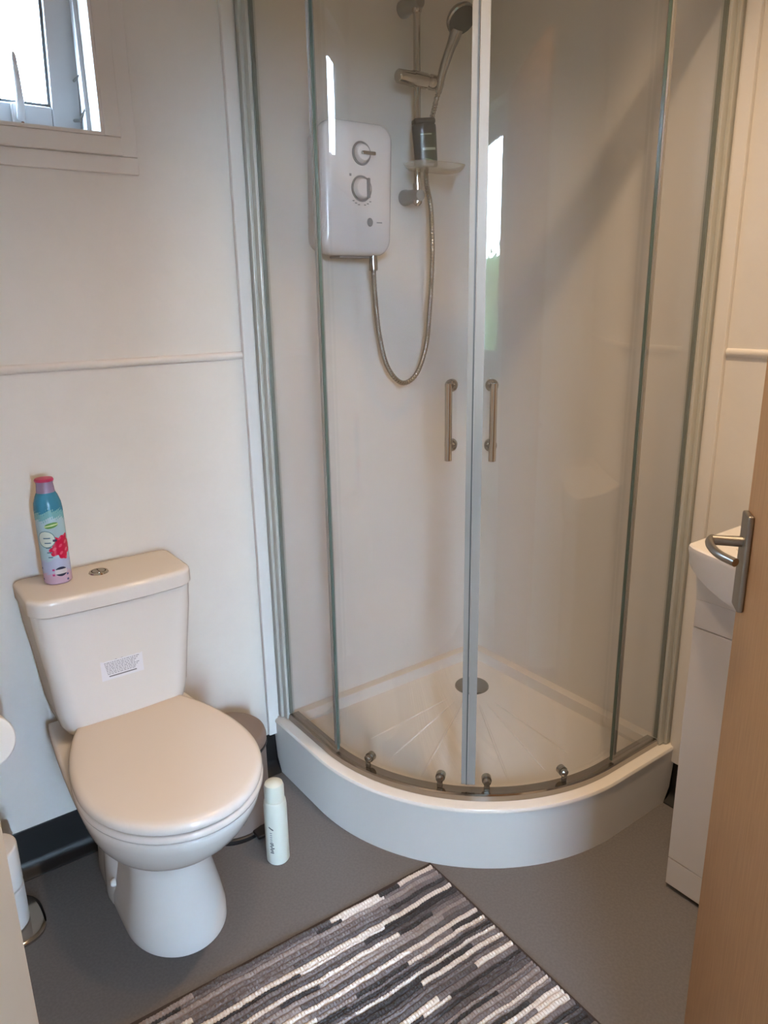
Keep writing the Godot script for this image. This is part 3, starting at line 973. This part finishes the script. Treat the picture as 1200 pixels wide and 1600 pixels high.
func build_toilet() -> void:
	var t := thing("toilet", Vector3(-1.247, 0, 0.0), "white close-coupled toilet with lid down below the small window", "toilet")
	# pan
	var b := MB.new()
	var rings := []
	# y, half width, front, back, back half width, centre
	for q in [[0.0, 0.108, 0.478, 0.10, 0.100, 0.34], [0.004, 0.110, 0.482, 0.10, 0.102, 0.34], [0.03, 0.109, 0.480, 0.10, 0.100, 0.34], [0.07, 0.102, 0.466, 0.10, 0.098, 0.34], [0.12, 0.092, 0.446, 0.10, 0.094, 0.34], [0.165, 0.086, 0.432, 0.10, 0.092, 0.33], [0.195, 0.090, 0.436, 0.09, 0.095, 0.33], [0.215, 0.103, 0.455, 0.08, 0.100, 0.34], [0.24, 0.124, 0.492, 0.07, 0.108, 0.35], [0.27, 0.143, 0.535, 0.06, 0.118, 0.36], [0.305, 0.159, 0.572, 0.05, 0.130, 0.38], [0.34, 0.170, 0.600, 0.04, 0.142, 0.39], [0.37, 0.177, 0.618, 0.03, 0.150, 0.40], [0.388, 0.180, 0.625, 0.03, 0.154, 0.40], [0.395, 0.177, 0.622, 0.033, 0.152, 0.40], [0.398, 0.170, 0.614, 0.04, 0.146, 0.40]]:
		rings.append(pan_ring(q[1], q[2], q[3], q[4], q[0], q[5]))
	b.loft(rings)
	part(b, "pan", M.ceramic, t, 55)
	# trapway bulge at the side with a floor fixing cap
	for sgn in [-1, 1]:
		b = MB.new()
		rings = []
		for q in [[0.0, 0.052, 0.30, 0.12], [0.004, 0.054, 0.302, 0.12], [0.06, 0.052, 0.30, 0.12], [0.12, 0.046, 0.285, 0.12], [0.17, 0.034, 0.262, 0.13], [0.20, 0.018, 0.235, 0.15]]:
			var r := PackedVector3Array()
			for k in 24:
				var a := TAU * k / 24
				r.append(Vector3(sgn * 0.058 + q[1] * cos(a), q[0], (q[2] + q[3]) / 2 + (q[2] - q[3]) / 2 * sin(a)))
			rings.append(r)
		b.loft(rings)
		part(b, "trap_side", M.ceramic, t, 55)
		b = MB.new()
		b.xf = Transform3D(Basis(Vector3.BACK, -sgn * PI / 2 * 0.93), Vector3(sgn * 0.103, 0.075, 0.255))
		b.lathe([Vector2(0, 0.012), Vector2(0.006, 0.011), Vector2(0.009, 0.007), Vector2(0.010, 0.0), Vector2(0, 0.0)], Vector3.ZERO, 18)
		part(b, "fixing_cap", M.white_gloss, t)
	# seat ring (closed under the lid) and lid
	b = MB.new()
	var sr := pan_ring(0.184, 0.632, 0.165, 0.118, 0.402, 0.41)
	rings = [inset_ring(sr, 0.010, -0.002), inset_ring(sr, 0.002, 0.0), inset_ring(sr, 0.0, 0.005), inset_ring(sr, 0.001, 0.013), inset_ring(sr, 0.006, 0.017)]
	b.loft(rings)
	part(b, "seat", M.seat_plastic, t, 55)
	b = MB.new()
	var lr := pan_ring(0.183, 0.631, 0.165, 0.118, 0.420, 0.41)
	rings = [inset_ring(lr, 0.006, 0.0), inset_ring(lr, 0.001, 0.002), inset_ring(lr, 0.0, 0.007), inset_ring(lr, 0.001, 0.013), inset_ring(lr, 0.004, 0.018), inset_ring(lr, 0.009, 0.021), scaled_ring(lr, 0.92, 0.0232), scaled_ring(lr, 0.8, 0.0246), scaled_ring(lr, 0.5, 0.0256)]
	b.loft(rings)
	part(b, "lid", M.seat_plastic, t, 55)
	for sgn in [-1, 1]:
		b = MB.new()
		b.tube(PackedVector3Array([Vector3(sgn * 0.055, 0.412, 0.160), Vector3(sgn * 0.095, 0.412, 0.160)]), [0.010], 14)
		part(b, "hinge", M.dull_chrome, t)
	# cistern
	b = MB.new()
	rings = []
	for q in [[0.400, 0.085, 0.030, 0.150, 0.04], [0.401, 0.105, 0.022, 0.158, 0.04], [0.407, 0.122, 0.016, 0.165, 0.045], [0.418, 0.135, 0.013, 0.170, 0.045], [0.436, 0.144, 0.012, 0.173, 0.045], [0.47, 0.150, 0.012, 0.175, 0.04], [0.56, 0.158, 0.012, 0.178, 0.036], [0.66, 0.170, 0.012, 0.182, 0.036], [0.716, 0.174, 0.012, 0.184, 0.038]]:
		rings.append(cistern_ring(q[1], q[2], q[3], q[4], q[0]))
	b.loft(rings)
	var ci := part(b, "cistern", M.ceramic, t, 55)
	b = MB.new()
	rings = []
	for q in [[0.7185, 0.170, 0.014, 0.180, 0.036], [0.7185, 0.1765, 0.012, 0.1885, 0.040], [0.720, 0.178, 0.011, 0.190, 0.041], [0.745, 0.178, 0.011, 0.190, 0.041], [0.749, 0.1775, 0.0115, 0.1895, 0.041], [0.7525, 0.1755, 0.013, 0.1875, 0.040], [0.7548, 0.172, 0.015, 0.184, 0.038], [0.756, 0.167, 0.018, 0.179, 0.036], [0.757, 0.13, 0.04, 0.15, 0.03]]:
		rings.append(cistern_ring(q[1], q[2], q[3], q[4], q[0]))
	b.loft(rings)
	var cl := part(b, "cistern_lid", M.ceramic, t, 55)
	# dual flush button
	b = MB.new()
	b.lathe([Vector2(0.016, 0.0), Vector2(0.0165, 0.004), Vector2(0.020, 0.004), Vector2(0.022, 0.0), Vector2(0.016, 0.0)], Vector3(-0.008, 0.7565, 0.085), 32)
	var fb := part(b, "flush_button", M.chrome, cl)
	for sgn in [-1, 1]:
		b = MB.new()
		var ring := PackedVector3Array()
		var ring2 := PackedVector3Array()
		for k in 15:
			var a := -PI / 2 + PI * k / 14.0
			ring.append(Vector3(-0.008 + sgn * (0.001 + 0.0145 * cos(a)), 0.7565, 0.085 + 0.0150 * sin(a)))
			ring2.append(Vector3(-0.008 + sgn * (0.001 + 0.0130 * cos(a)), 0.7610, 0.085 + 0.0135 * sin(a)))
		b.loft([ring, ring2])
		part(b, "button_half", M.dull_chrome, fb)
	# printed sticker on the front of the cistern
	var img := Image.create(256, 160, false, Image.FORMAT_RGB8)
	img.fill(Color(0.90, 0.90, 0.92))
	var ink := Color(0.60, 0.60, 0.63)
	img.fill_rect(Rect2i(76, 22, 104, 9), Color(0.45, 0.45, 0.47))
	for k in 8:
		var y := 42 + k * 11
		var x := 22 + (k * 53) % 17
		while x < 226 - (k * 29) % 23:
			var wl := 6 + (x * 7 + k * 13) % 15
			img.fill_rect(Rect2i(x, y, wl, 5), ink)
			x += wl + 4
	img.fill_rect(Rect2i(44, 134, 168, 8), Color(0.48, 0.48, 0.50))
	var st := mat("sticker_print", Color.WHITE, 0.5)
	st.albedo_texture = ImageTexture.create_from_image(img)
	b = MB.new()
	for k in 8:
		var xa := lerpf(-0.056, 0.037, k / 8.0)
		var xb := lerpf(-0.056, 0.037, (k + 1) / 8.0)
		b.quad(sticker_at(xa, 0.540), sticker_at(xb, 0.540), sticker_at(xb, 0.597), sticker_at(xa, 0.597), Vector2(k / 8.0, 1), Vector2((k + 1) / 8.0, 1), Vector2((k + 1) / 8.0, 0), Vector2(k / 8.0, 0))
	var stk := part(b, "notice_sticker", st, ci, 40, false)
	stk.set_meta("label", "small white sticker with grey print")

func bow(x: float) -> float:
	return 0.012 * (1.0 - pow(x / 0.18, 2.0))

func sticker_at(x: float, y: float) -> Vector3:
	var zf := lerpf(0.175, 0.181, (y - 0.47) / 0.246)
	return Vector3(x, y, zf + bow(x) + 0.0012)

func cistern_ring(hw: float, zb: float, zf: float, r: float, y: float) -> PackedVector3Array:
	var out := PackedVector3Array()
	# back edge, then right side, rounded front corner, bowed front, rounded corner, left side
	var pts := PackedVector2Array()
	pts.append(Vector2(hw - 0.012, zb)); pts.append(Vector2(hw - 0.004, zb + 0.004)); pts.append(Vector2(hw, zb + 0.014))
	for k in 9:
		var a := PI / 2 * k / 8
		pts.append(Vector2(hw - r + r * cos(a), zf - r + r * sin(a)))
	for k in range(1, 16):
		pts.append(Vector2(lerpf(hw - r, -(hw - r), k / 16.0), zf))
	for k in 9:
		var a := PI / 2 + PI / 2 * k / 8
		pts.append(Vector2(-(hw - r) + r * cos(a), zf - r + r * sin(a)))
	pts.append(Vector2(-hw, zb + 0.014)); pts.append(Vector2(-hw + 0.004, zb + 0.004)); pts.append(Vector2(-hw + 0.012, zb))
	for p in pts:
		var f := clampf((p.y - zb) / maxf(zf - zb, 0.001), 0.0, 1.0)
		out.append(Vector3(p.x, y, p.y + bow(p.x) * f))
	return out

func build_vanity() -> void:
	var z0 := 0.978
	var z1 := 1.378
	var t := thing("vanity_unit", Vector3(-0.15, 0, (z0 + z1) / 2), "slim white gloss basin cabinet half hidden by the wooden door", "cabinet")
	var zl := -0.2
	var zh := 0.2
	var b := MB.new()
	b.box(Vector3(-0.128, 0.012, zl), Vector3(0.145, 0.733, zh), 0.002)
	part(b, "carcass", M.white_gloss, t)
	b = MB.new()
	b.box(Vector3(-0.145, 0.012, zl), Vector3(-0.1285, 0.0825, zh), 0.0012)
	part(b, "plinth", M.white_gloss, t)
	b = MB.new()
	b.box(Vector3(-0.145, 0.085, zl), Vector3(-0.1285, 0.6685, zh), 0.0012)
	part(b, "cabinet_door", M.white_gloss, t)
	b = MB.new()
	b.box(Vector3(-0.145, 0.671, zl), Vector3(-0.1285, 0.733, zh), 0.0012)
	part(b, "top_panel", M.white_gloss, t)
	for q in [[-0.10, -0.17], [-0.10, 0.17], [0.12, -0.17], [0.12, 0.17]]:
		b = MB.new()
		b.lathe([Vector2(0, 0), Vector2(0.016, 0), Vector2(0.016, 0.014), Vector2(0, 0.014)], Vector3(q[0], 0, q[1]), 14)
		part(b, "foot", M.dark_plastic, t)
	# ceramic basin: flat rim, deep bowl whose belly hangs in front of the cabinet
	var s := thing("basin", Vector3(-0.15, 0.72, (z0 + z1) / 2), "white ceramic basin with sharp corner on the gloss cabinet", "basin")
	b = MB.new()
	var nz := 28
	var under := []
	# outer shell: for each slice along z a closed section
	for i in nz + 1:
		var z := lerpf(-0.222, 0.222, float(i) / nz)
		var f := 1.0 - pow(absf(z) / 0.222, 2.2)
		var low := 0.130 - 0.052 - 0.060 * f
		var out_x := -0.150 - 0.046 * pow(f, 0.7)
		var ring := PackedVector3Array()
		ring.append(Vector3(0.148, 0.130, z))
		ring.append(Vector3(0.145, 0.0134, clampf(z, -0.2, 0.2)))
		ring.append(Vector3(-0.1448, 0.0134, clampf(z, -0.2, 0.2)))
		ring.append(Vector3(-0.1450, low, clampf(z, -0.206, 0.206)))
		ring.append(Vector3(out_x * 0.985 - 0.001, low + 0.010, z))
		ring.append(Vector3(out_x - 0.001, low + 0.026, z))
		ring.append(Vector3(out_x - 0.006, 0.118, z))
		ring.append(Vector3(out_x - 0.005, 0.127, z))
		ring.append(Vector3(out_x, 0.130, z))
		under.append(ring)
	b.loft(under, false, false, false)
	b.fan(under[0], true)
	b.fan(under[nz], false)
	# rim top with an oval bowl
	var rim := PackedVector3Array()
	for i in nz + 1: rim.append(under[i][8])
	for i in range(nz, -1, -1): rim.append(under[i][0])
	var rings := [rim]
	var cxy := Vector3(-0.045, 0.130, 0.0)
	for q in [[1.0, 0.0], [0.97, -0.004], [0.92, -0.020], [0.78, -0.055], [0.5, -0.078], [0.2, -0.084]]:
		var ring := PackedVector3Array()
		for p in rim:
			var a := atan2((p.z) / 0.20, (p.x + 0.045) / 0.13)
			ring.append(cxy + Vector3(0.118 * cos(a) * q[0], q[1], 0.180 * sin(a) * q[0]))
		rings.append(ring)
	b.loft(rings, true, false, true)
	part(b, "bowl", M.ceramic, s, 40, false)
	b = MB.new()
	b.lathe([Vector2(0, 0.003), Vector2(0.018, 0.003), Vector2(0.021, 0.0), Vector2(0, 0.0)], Vector3(-0.045, 0.0465, 0), 20)
	part(b, "plug", M.chrome, s)

func build_mat() -> void:
	var u := Vector3(-0.9993, 0, -0.037)
	var w := Vector3(-0.020, 0, 0.9998)
	var a := Vector3(-0.692, 0, 0.586)
	var t := thing("bath_mat", a, "striped ribbed bath mat in black, grey and cream on floor", "bath mat")
	t.transform = Transform3D(Basis(u, Vector3.UP, w), a)
	var L := 0.80
	var W := 0.56
	var back := mat("mat_backing", Color(0.27, 0.245, 0.245), 0.95)
	var yarn := mat("mat_yarn", Color.WHITE, 0.95)
	yarn.vertex_color_use_as_albedo = true
	yarn.rim_enabled = true
	yarn.rim = 0.3
	var b := MB.new()
	b.rbox(Vector3(L / 2, 0.003, W / 2), Vector3(L, 0.006, W), 0.004, 2, 0.0025)
	part(b, "backing", back, t)
	for e in [[0.004, 0.0], [L - 0.004, 0.0]]:
		b = MB.new()
		b.tube(PackedVector3Array([Vector3(e[0], 0.006, 0.004), Vector3(e[0], 0.006, W / 2), Vector3(e[0], 0.006, W - 0.004)]), [0.0045], 8)
		part(b, "hem", back, t)
	var ns := FastNoiseLite.new()
	ns.seed = 5
	ns.frequency = 2.2
	var palette := [Color(0.78, 0.74, 0.70), Color(0.045, 0.042, 0.045), Color(0.19, 0.17, 0.175), Color(0.32, 0.285, 0.28), Color(0.11, 0.10, 0.105)]
	var z := 0.010
	var row := 0
	var prev := -1
	while z < W - 0.010:
		# each rib is a row of looped yarn with its own width and dyed runs
		var wide := rng.randf_range(0.0105, 0.0145) if rng.randf() < 0.6 else rng.randf_range(0.007, 0.009)
		var runs := []
		var x := 0.0
		var main: int = rng.randi() % 5
		if main == prev: main = (main + 1) % 5
		if row % 2 == 0 and rng.randf() < 0.45: main = 0
		elif row % 2 == 1 and rng.randf() < 0.4: main = 4
		prev = main
		while x < L:
			var ln := rng.randf_range(0.18, 0.55)
			if rng.randf() < 0.38: ln = rng.randf_range(0.05, 0.13)
			var cc: int = main if rng.randf() < 0.55 else [1, 0, 2, 3, 4, 1][rng.randi() % 6]
			runs.append([x + ln, palette[cc]])
			x += ln
		b = MB.new()
		b.tinted = true
		var steps := 230
		var rings := []
		var cols := []
		for i in steps + 1:
			var xx := lerpf(0.008, L - 0.008, float(i) / steps)
			var zz := z + wide / 2 + 0.010 * ns.get_noise_2d(xx * 1.6, z * 0.8) + 0.0012 * ns.get_noise_2d(xx * 22.0, z * 40.0)
			zz = clampf(zz, wide / 2 + 0.002, W - wide / 2 - 0.002)
			var hh := 0.0062 + 0.0030 * (1.0 if i % 2 == 0 else 0.0) + 0.001 * ns.get_noise_2d(xx * 30.0, row * 3.0)
			var r := PackedVector3Array()
			for k in 7:
				var an := PI * k / 6
				r.append(Vector3(xx, 0.005 + hh * sin(an), zz + wide * 0.54 * cos(an)))
			rings.append(r)
			var c: Color = runs[-1][1]
			for q in runs:
				if xx < q[0]:
					c = q[1]
					break
			cols.append(c * (1.0 + 0.10 * ns.get_noise_2d(xx * 60.0, row * 9.0)))
		for i in steps:
			b.tint = cols[i]
			b.tint.a = 1.0
			b.loft([rings[i], rings[i + 1]], true, i == 0, i == steps - 1)
		part(b, "rib", yarn, t, 60)
		z += wide * 0.98
		row += 1

func build_small() -> void:
	# air freshener can on the cistern
	var W := 512
	var H := 512
	var img := Image.create(W, H, false, Image.FORMAT_RGB8)
	img.fill(Color(0.68, 0.80, 0.86))
	for y in H:
		for x in W:
			var v := float(y) / H
			var u := float(x) / W
			var c := Color(0.66, 0.79, 0.84)
			var wob := 0.012 * sin(u * 18.85) + 0.008 * sin(u * 43.98) + 0.02 * sin(u * 157.0 + v * 90.0) * sin(u * 94.2 - v * 130.0)
			if v < 0.235 + wob: c = Color(0.22, 0.52, 0.64)
			elif v < 0.30 + wob: c = Color(0.47, 0.70, 0.74)
			elif v > 0.78 + wob: c = Color(0.76, 0.66, 0.76)
			elif v > 0.66 + wob: c = Color(0.68, 0.72, 0.84)
			# red flower printed on one side, a second one round the back
			for fl in [[0.635, 0.555, 0.125], [0.14, 0.60, 0.10]]:
				var q := Vector2((u - fl[0]) * 0.72, v - fl[1])
				var an := q.angle()
				if q.length() < fl[2] * (0.82 + 0.12 * sin(an * 5.0 + 0.6) + 0.06 * sin(an * 11.0)):
					c = Color(0.74, 0.08, 0.25) if sin(q.y * 95.0 + q.x * 40.0) + 0.5 * sin(q.x * 120.0) > -0.8 else Color(0.82, 0.30, 0.43)
			# pale round badge with a dark rim
			var qb := Vector2((u - 0.465) * 0.72, v - 0.475)
			if qb.length() < 0.075: c = Color(0.38, 0.52, 0.58) if qb.length() > 0.069 else Color(0.80, 0.86, 0.84)
			# leafy green emblem
			qb = Vector2((u - 0.545) * 0.72, v - 0.355 + (u - 0.545) * 0.10)
			if Vector2(qb.x * 0.42, qb.y).length() < 0.024: c = Color(0.34, 0.56, 0.30) if absf(qb.y) > 0.007 else Color(0.74, 0.84, 0.62)
			# dark oval stamp near the foot
			qb = Vector2((u - 0.585) * 0.72, v - 0.775)
			if Vector2(qb.x * 0.8, qb.y).length() < 0.042: c = Color(0.15, 0.19, 0.31) if absf(qb.y) > 0.020 else Color(0.80, 0.80, 0.84)
			img.set_pixel(x, y, c)
	# small rows of print on and under the badge
	for k in 5:
		img.fill_rect(Rect2i(222 + k * 4, 236 + k * 22, 42 - k * 4, 5), Color(0.36, 0.48, 0.56))
	img.fill_rect(Rect2i(276, 246, 24, 10), Color(0.18, 0.12, 0.26))
	for k in 12: img.fill_rect(Rect2i((k * 83) % 500, 370 + (k * 29) % 75, 14, 9), Color(0.72, 0.28, 0.52) if k % 2 else Color(0.34, 0.38, 0.56))
	var cm := mat("can_print", Color.WHITE, 0.25)
	cm.albedo_texture = ImageTexture.create_from_image(img)
	var t := thing("air_freshener_can", Vector3(-1.341, 0.7575, 0.082), "blue and pink printed aerosol can on the cistern lid", "aerosol can")
	var b := MB.new()
	b.lathe([Vector2(0.0, 0.001), Vector2(0.026, 0.0), Vector2(0.029, 0.003), Vector2(0.029, 0.05), Vector2(0.029, 0.165), Vector2(0.0275, 0.180), Vector2(0.023, 0.195), Vector2(0.019, 0.203), Vector2(0.0, 0.203)], Vector3.ZERO, 48)
	var can := part(b, "can_body", cm, t)
	can.rotation_degrees.y = 65
	b = MB.new()
	b.lathe([Vector2(0.0, 0.200), Vector2(0.0195, 0.200), Vector2(0.0185, 0.206), Vector2(0.0170, 0.222), Vector2(0.0180, 0.228), Vector2(0.0, 0.228)], Vector3.ZERO, 36)
	var capm := mat("cap_lilac", Color(0.60, 0.55, 0.68), 0.25)
	part(b, "can_cap", capm, t)
	b = MB.new()
	b.lathe([Vector2(0.0, 0.226), Vector2(0.0190, 0.227), Vector2(0.0196, 0.230), Vector2(0.018, 0.233), Vector2(0.0, 0.236)], Vector3.ZERO, 36)
	part(b, "spray_button", mat("cap_pink", Color(0.72, 0.20, 0.38), 0.3), t)
	# cream bottle on the floor
	t = thing("lotion_bottle", Vector3(-0.978, 0, 0.338), "slim cream plastic bottle standing on the floor by the toilet", "bottle")
	var im2 := Image.create(256, 256, false, Image.FORMAT_RGB8)
	im2.fill(Color(0.86, 0.87, 0.82))
	for k in 7: im2.fill_rect(Rect2i(146 + (k % 2) * 3, 152 + k * 5, 13 - (k % 3) * 2, 3), Color(0.20, 0.22, 0.24))
	for k in 5: im2.fill_rect(Rect2i(148, 118 + k * 7, 8, 3), Color(0.55, 0.58, 0.58))
	for k in 16: im2.fill_rect(Rect2i(144 + k, 100 + k / 2, 3, 3), Color(0.25, 0.25, 0.25))
	var lm := mat("lotion_print", Color.WHITE, 0.32)
	lm.albedo_texture = ImageTexture.create_from_image(im2)
	b = MB.new()
	b.lathe([Vector2(0.0, 0.001), Vector2(0.025, 0.0), Vector2(0.0285, 0.005), Vector2(0.0285, 0.06), Vector2(0.0285, 0.16), Vector2(0.027, 0.172), Vector2(0.0255, 0.176), Vector2(0.0, 0.176)], Vector3.ZERO, 40)
	part(b, "bottle_body", lm, t)
	b = MB.new()
	b.lathe([Vector2(0.0, 0.174), Vector2(0.0235, 0.174), Vector2(0.0245, 0.178), Vector2(0.0245, 0.212), Vector2(0.022, 0.220), Vector2(0.014, 0.225), Vector2(0.0, 0.226)], Vector3.ZERO, 40)
	part(b, "bottle_cap", M.cream_bottle, t)
	# pedal bin behind the toilet
	t = thing("pedal_bin", Vector3(-1.005, 0, 0.135), "small brushed metal pedal bin in the corner behind the toilet", "bin")
	b = MB.new()
	b.lathe([Vector2(0.0, 0.012), Vector2(0.098, 0.012), Vector2(0.100, 0.016), Vector2(0.100, 0.225), Vector2(0.098, 0.230), Vector2(0.0, 0.230)], Vector3.ZERO, 56)
	part(b, "body", M.steel_bin, t)
	b = MB.new()
	b.lathe([Vector2(0.0, 0.0), Vector2(0.103, 0.0), Vector2(0.105, 0.004), Vector2(0.105, 0.014), Vector2(0.100, 0.018), Vector2(0.0, 0.018)], Vector3.ZERO, 56)
	part(b, "base_ring", M.dark_plastic, t)
	b = MB.new()
	b.lathe([Vector2(0.0, 0.229), Vector2(0.102, 0.229), Vector2(0.104, 0.232), Vector2(0.104, 0.238), Vector2(0.101, 0.241), Vector2(0.0, 0.241)], Vector3.ZERO, 56)
	part(b, "rim", M.dark_plastic, t)
	b = MB.new()
	b.lathe([Vector2(0.0, 0.240), Vector2(0.103, 0.240), Vector2(0.1035, 0.252), Vector2(0.100, 0.264), Vector2(0.092, 0.271), Vector2(0.06, 0.276), Vector2(0.0, 0.279)], Vector3.ZERO, 56)
	part(b, "lid", M.steel_bin, t)
	b = MB.new()
	b.xf = Transform3D(Basis(Vector3.UP, 0.0), Vector3(0.035, 0.018, 0.112))
	b.rbox(Vector3.ZERO, Vector3(0.05, 0.010, 0.040), 0.006, 3, 0.003)
	part(b, "pedal", M.dark_plastic, t)
	# toilet roll stand
	t = thing("toilet_roll_stand", Vector3(-1.569, 0, 0.160), "chrome floor stand for toilet rolls beside the toilet", "roll stand")
	b = MB.new()
	var rings := []
	for q in [[0.074, 0.0], [0.078, 0.002], [0.078, 0.008], [0.074, 0.012], [0.070, 0.013]]:
		var r := PackedVector3Array()
		for k in 48:
			var a := TAU * k / 48
			var c := Vector2(cos(a), sin(a))
			var sq := pow(pow(absf(c.x), 3.0) + pow(absf(c.y), 3.0), -1.0 / 3.0)
			r.append(Vector3(c.x * sq * q[0], q[1], c.y * sq * (q[0] + 0.004)))
		rings.append(r)
	b.loft(rings)
	part(b, "base_plate", M.chrome, t)
	b = MB.new()
	b.tube(curve([Vector3(-0.012, 0.01, -0.066), Vector3(-0.012, 0.30, -0.066), Vector3(-0.012, 0.49, -0.066), Vector3(-0.002, 0.525, -0.062), Vector3(0.016, 0.490, -0.058), Vector3(0.025, 0.476, -0.030), Vector3(0.025, 0.507, 0.058)], 60), [0.006], 12)
	part(b, "pole", M.chrome, t)
	var grp := "rolls on the floor stand"
	for q in [["white toilet roll hanging on the stand arm at left edge", Vector3(-1.544, 0.476, 0.160), true], ["upper white toilet roll stacked upright on the floor stand", Vector3(-1.574, 0.115, 0.158), false], ["lower white toilet roll stacked upright on the floor stand", Vector3(-1.574, 0.013, 0.158), false]]:
		var r := thing("toilet_roll", q[1], q[0], "toilet roll", grp)
		var low := -0.05 if q[2] else 0.0
		b = MB.new()
		if q[2]: b.xf = Transform3D(Basis(Vector3.RIGHT, PI / 2 - 0.34), Vector3.ZERO)
		b.lathe([Vector2(0.020, low), Vector2(0.050, low), Vector2(0.0535, low + 0.003), Vector2(0.054, low + 0.007), Vector2(0.054, low + 0.094), Vector2(0.0535, low + 0.098), Vector2(0.050, low + 0.101), Vector2(0.020, low + 0.101), Vector2(0.020, low)], Vector3.ZERO, 48)
		part(b, "paper", M.tissue, r, 50, false)
		b = MB.new()
		if q[2]: b.xf = Transform3D(Basis(Vector3.RIGHT, PI / 2 - 0.34), Vector3.ZERO)
		b.lathe([Vector2(0.0185, low + 0.001), Vector2(0.0200, low + 0.001), Vector2(0.0200, low + 0.100), Vector2(0.0185, low + 0.100), Vector2(0.0185, low + 0.001)], Vector3.ZERO, 32)
		part(b, "core", M.cardboard, r, 50, false)
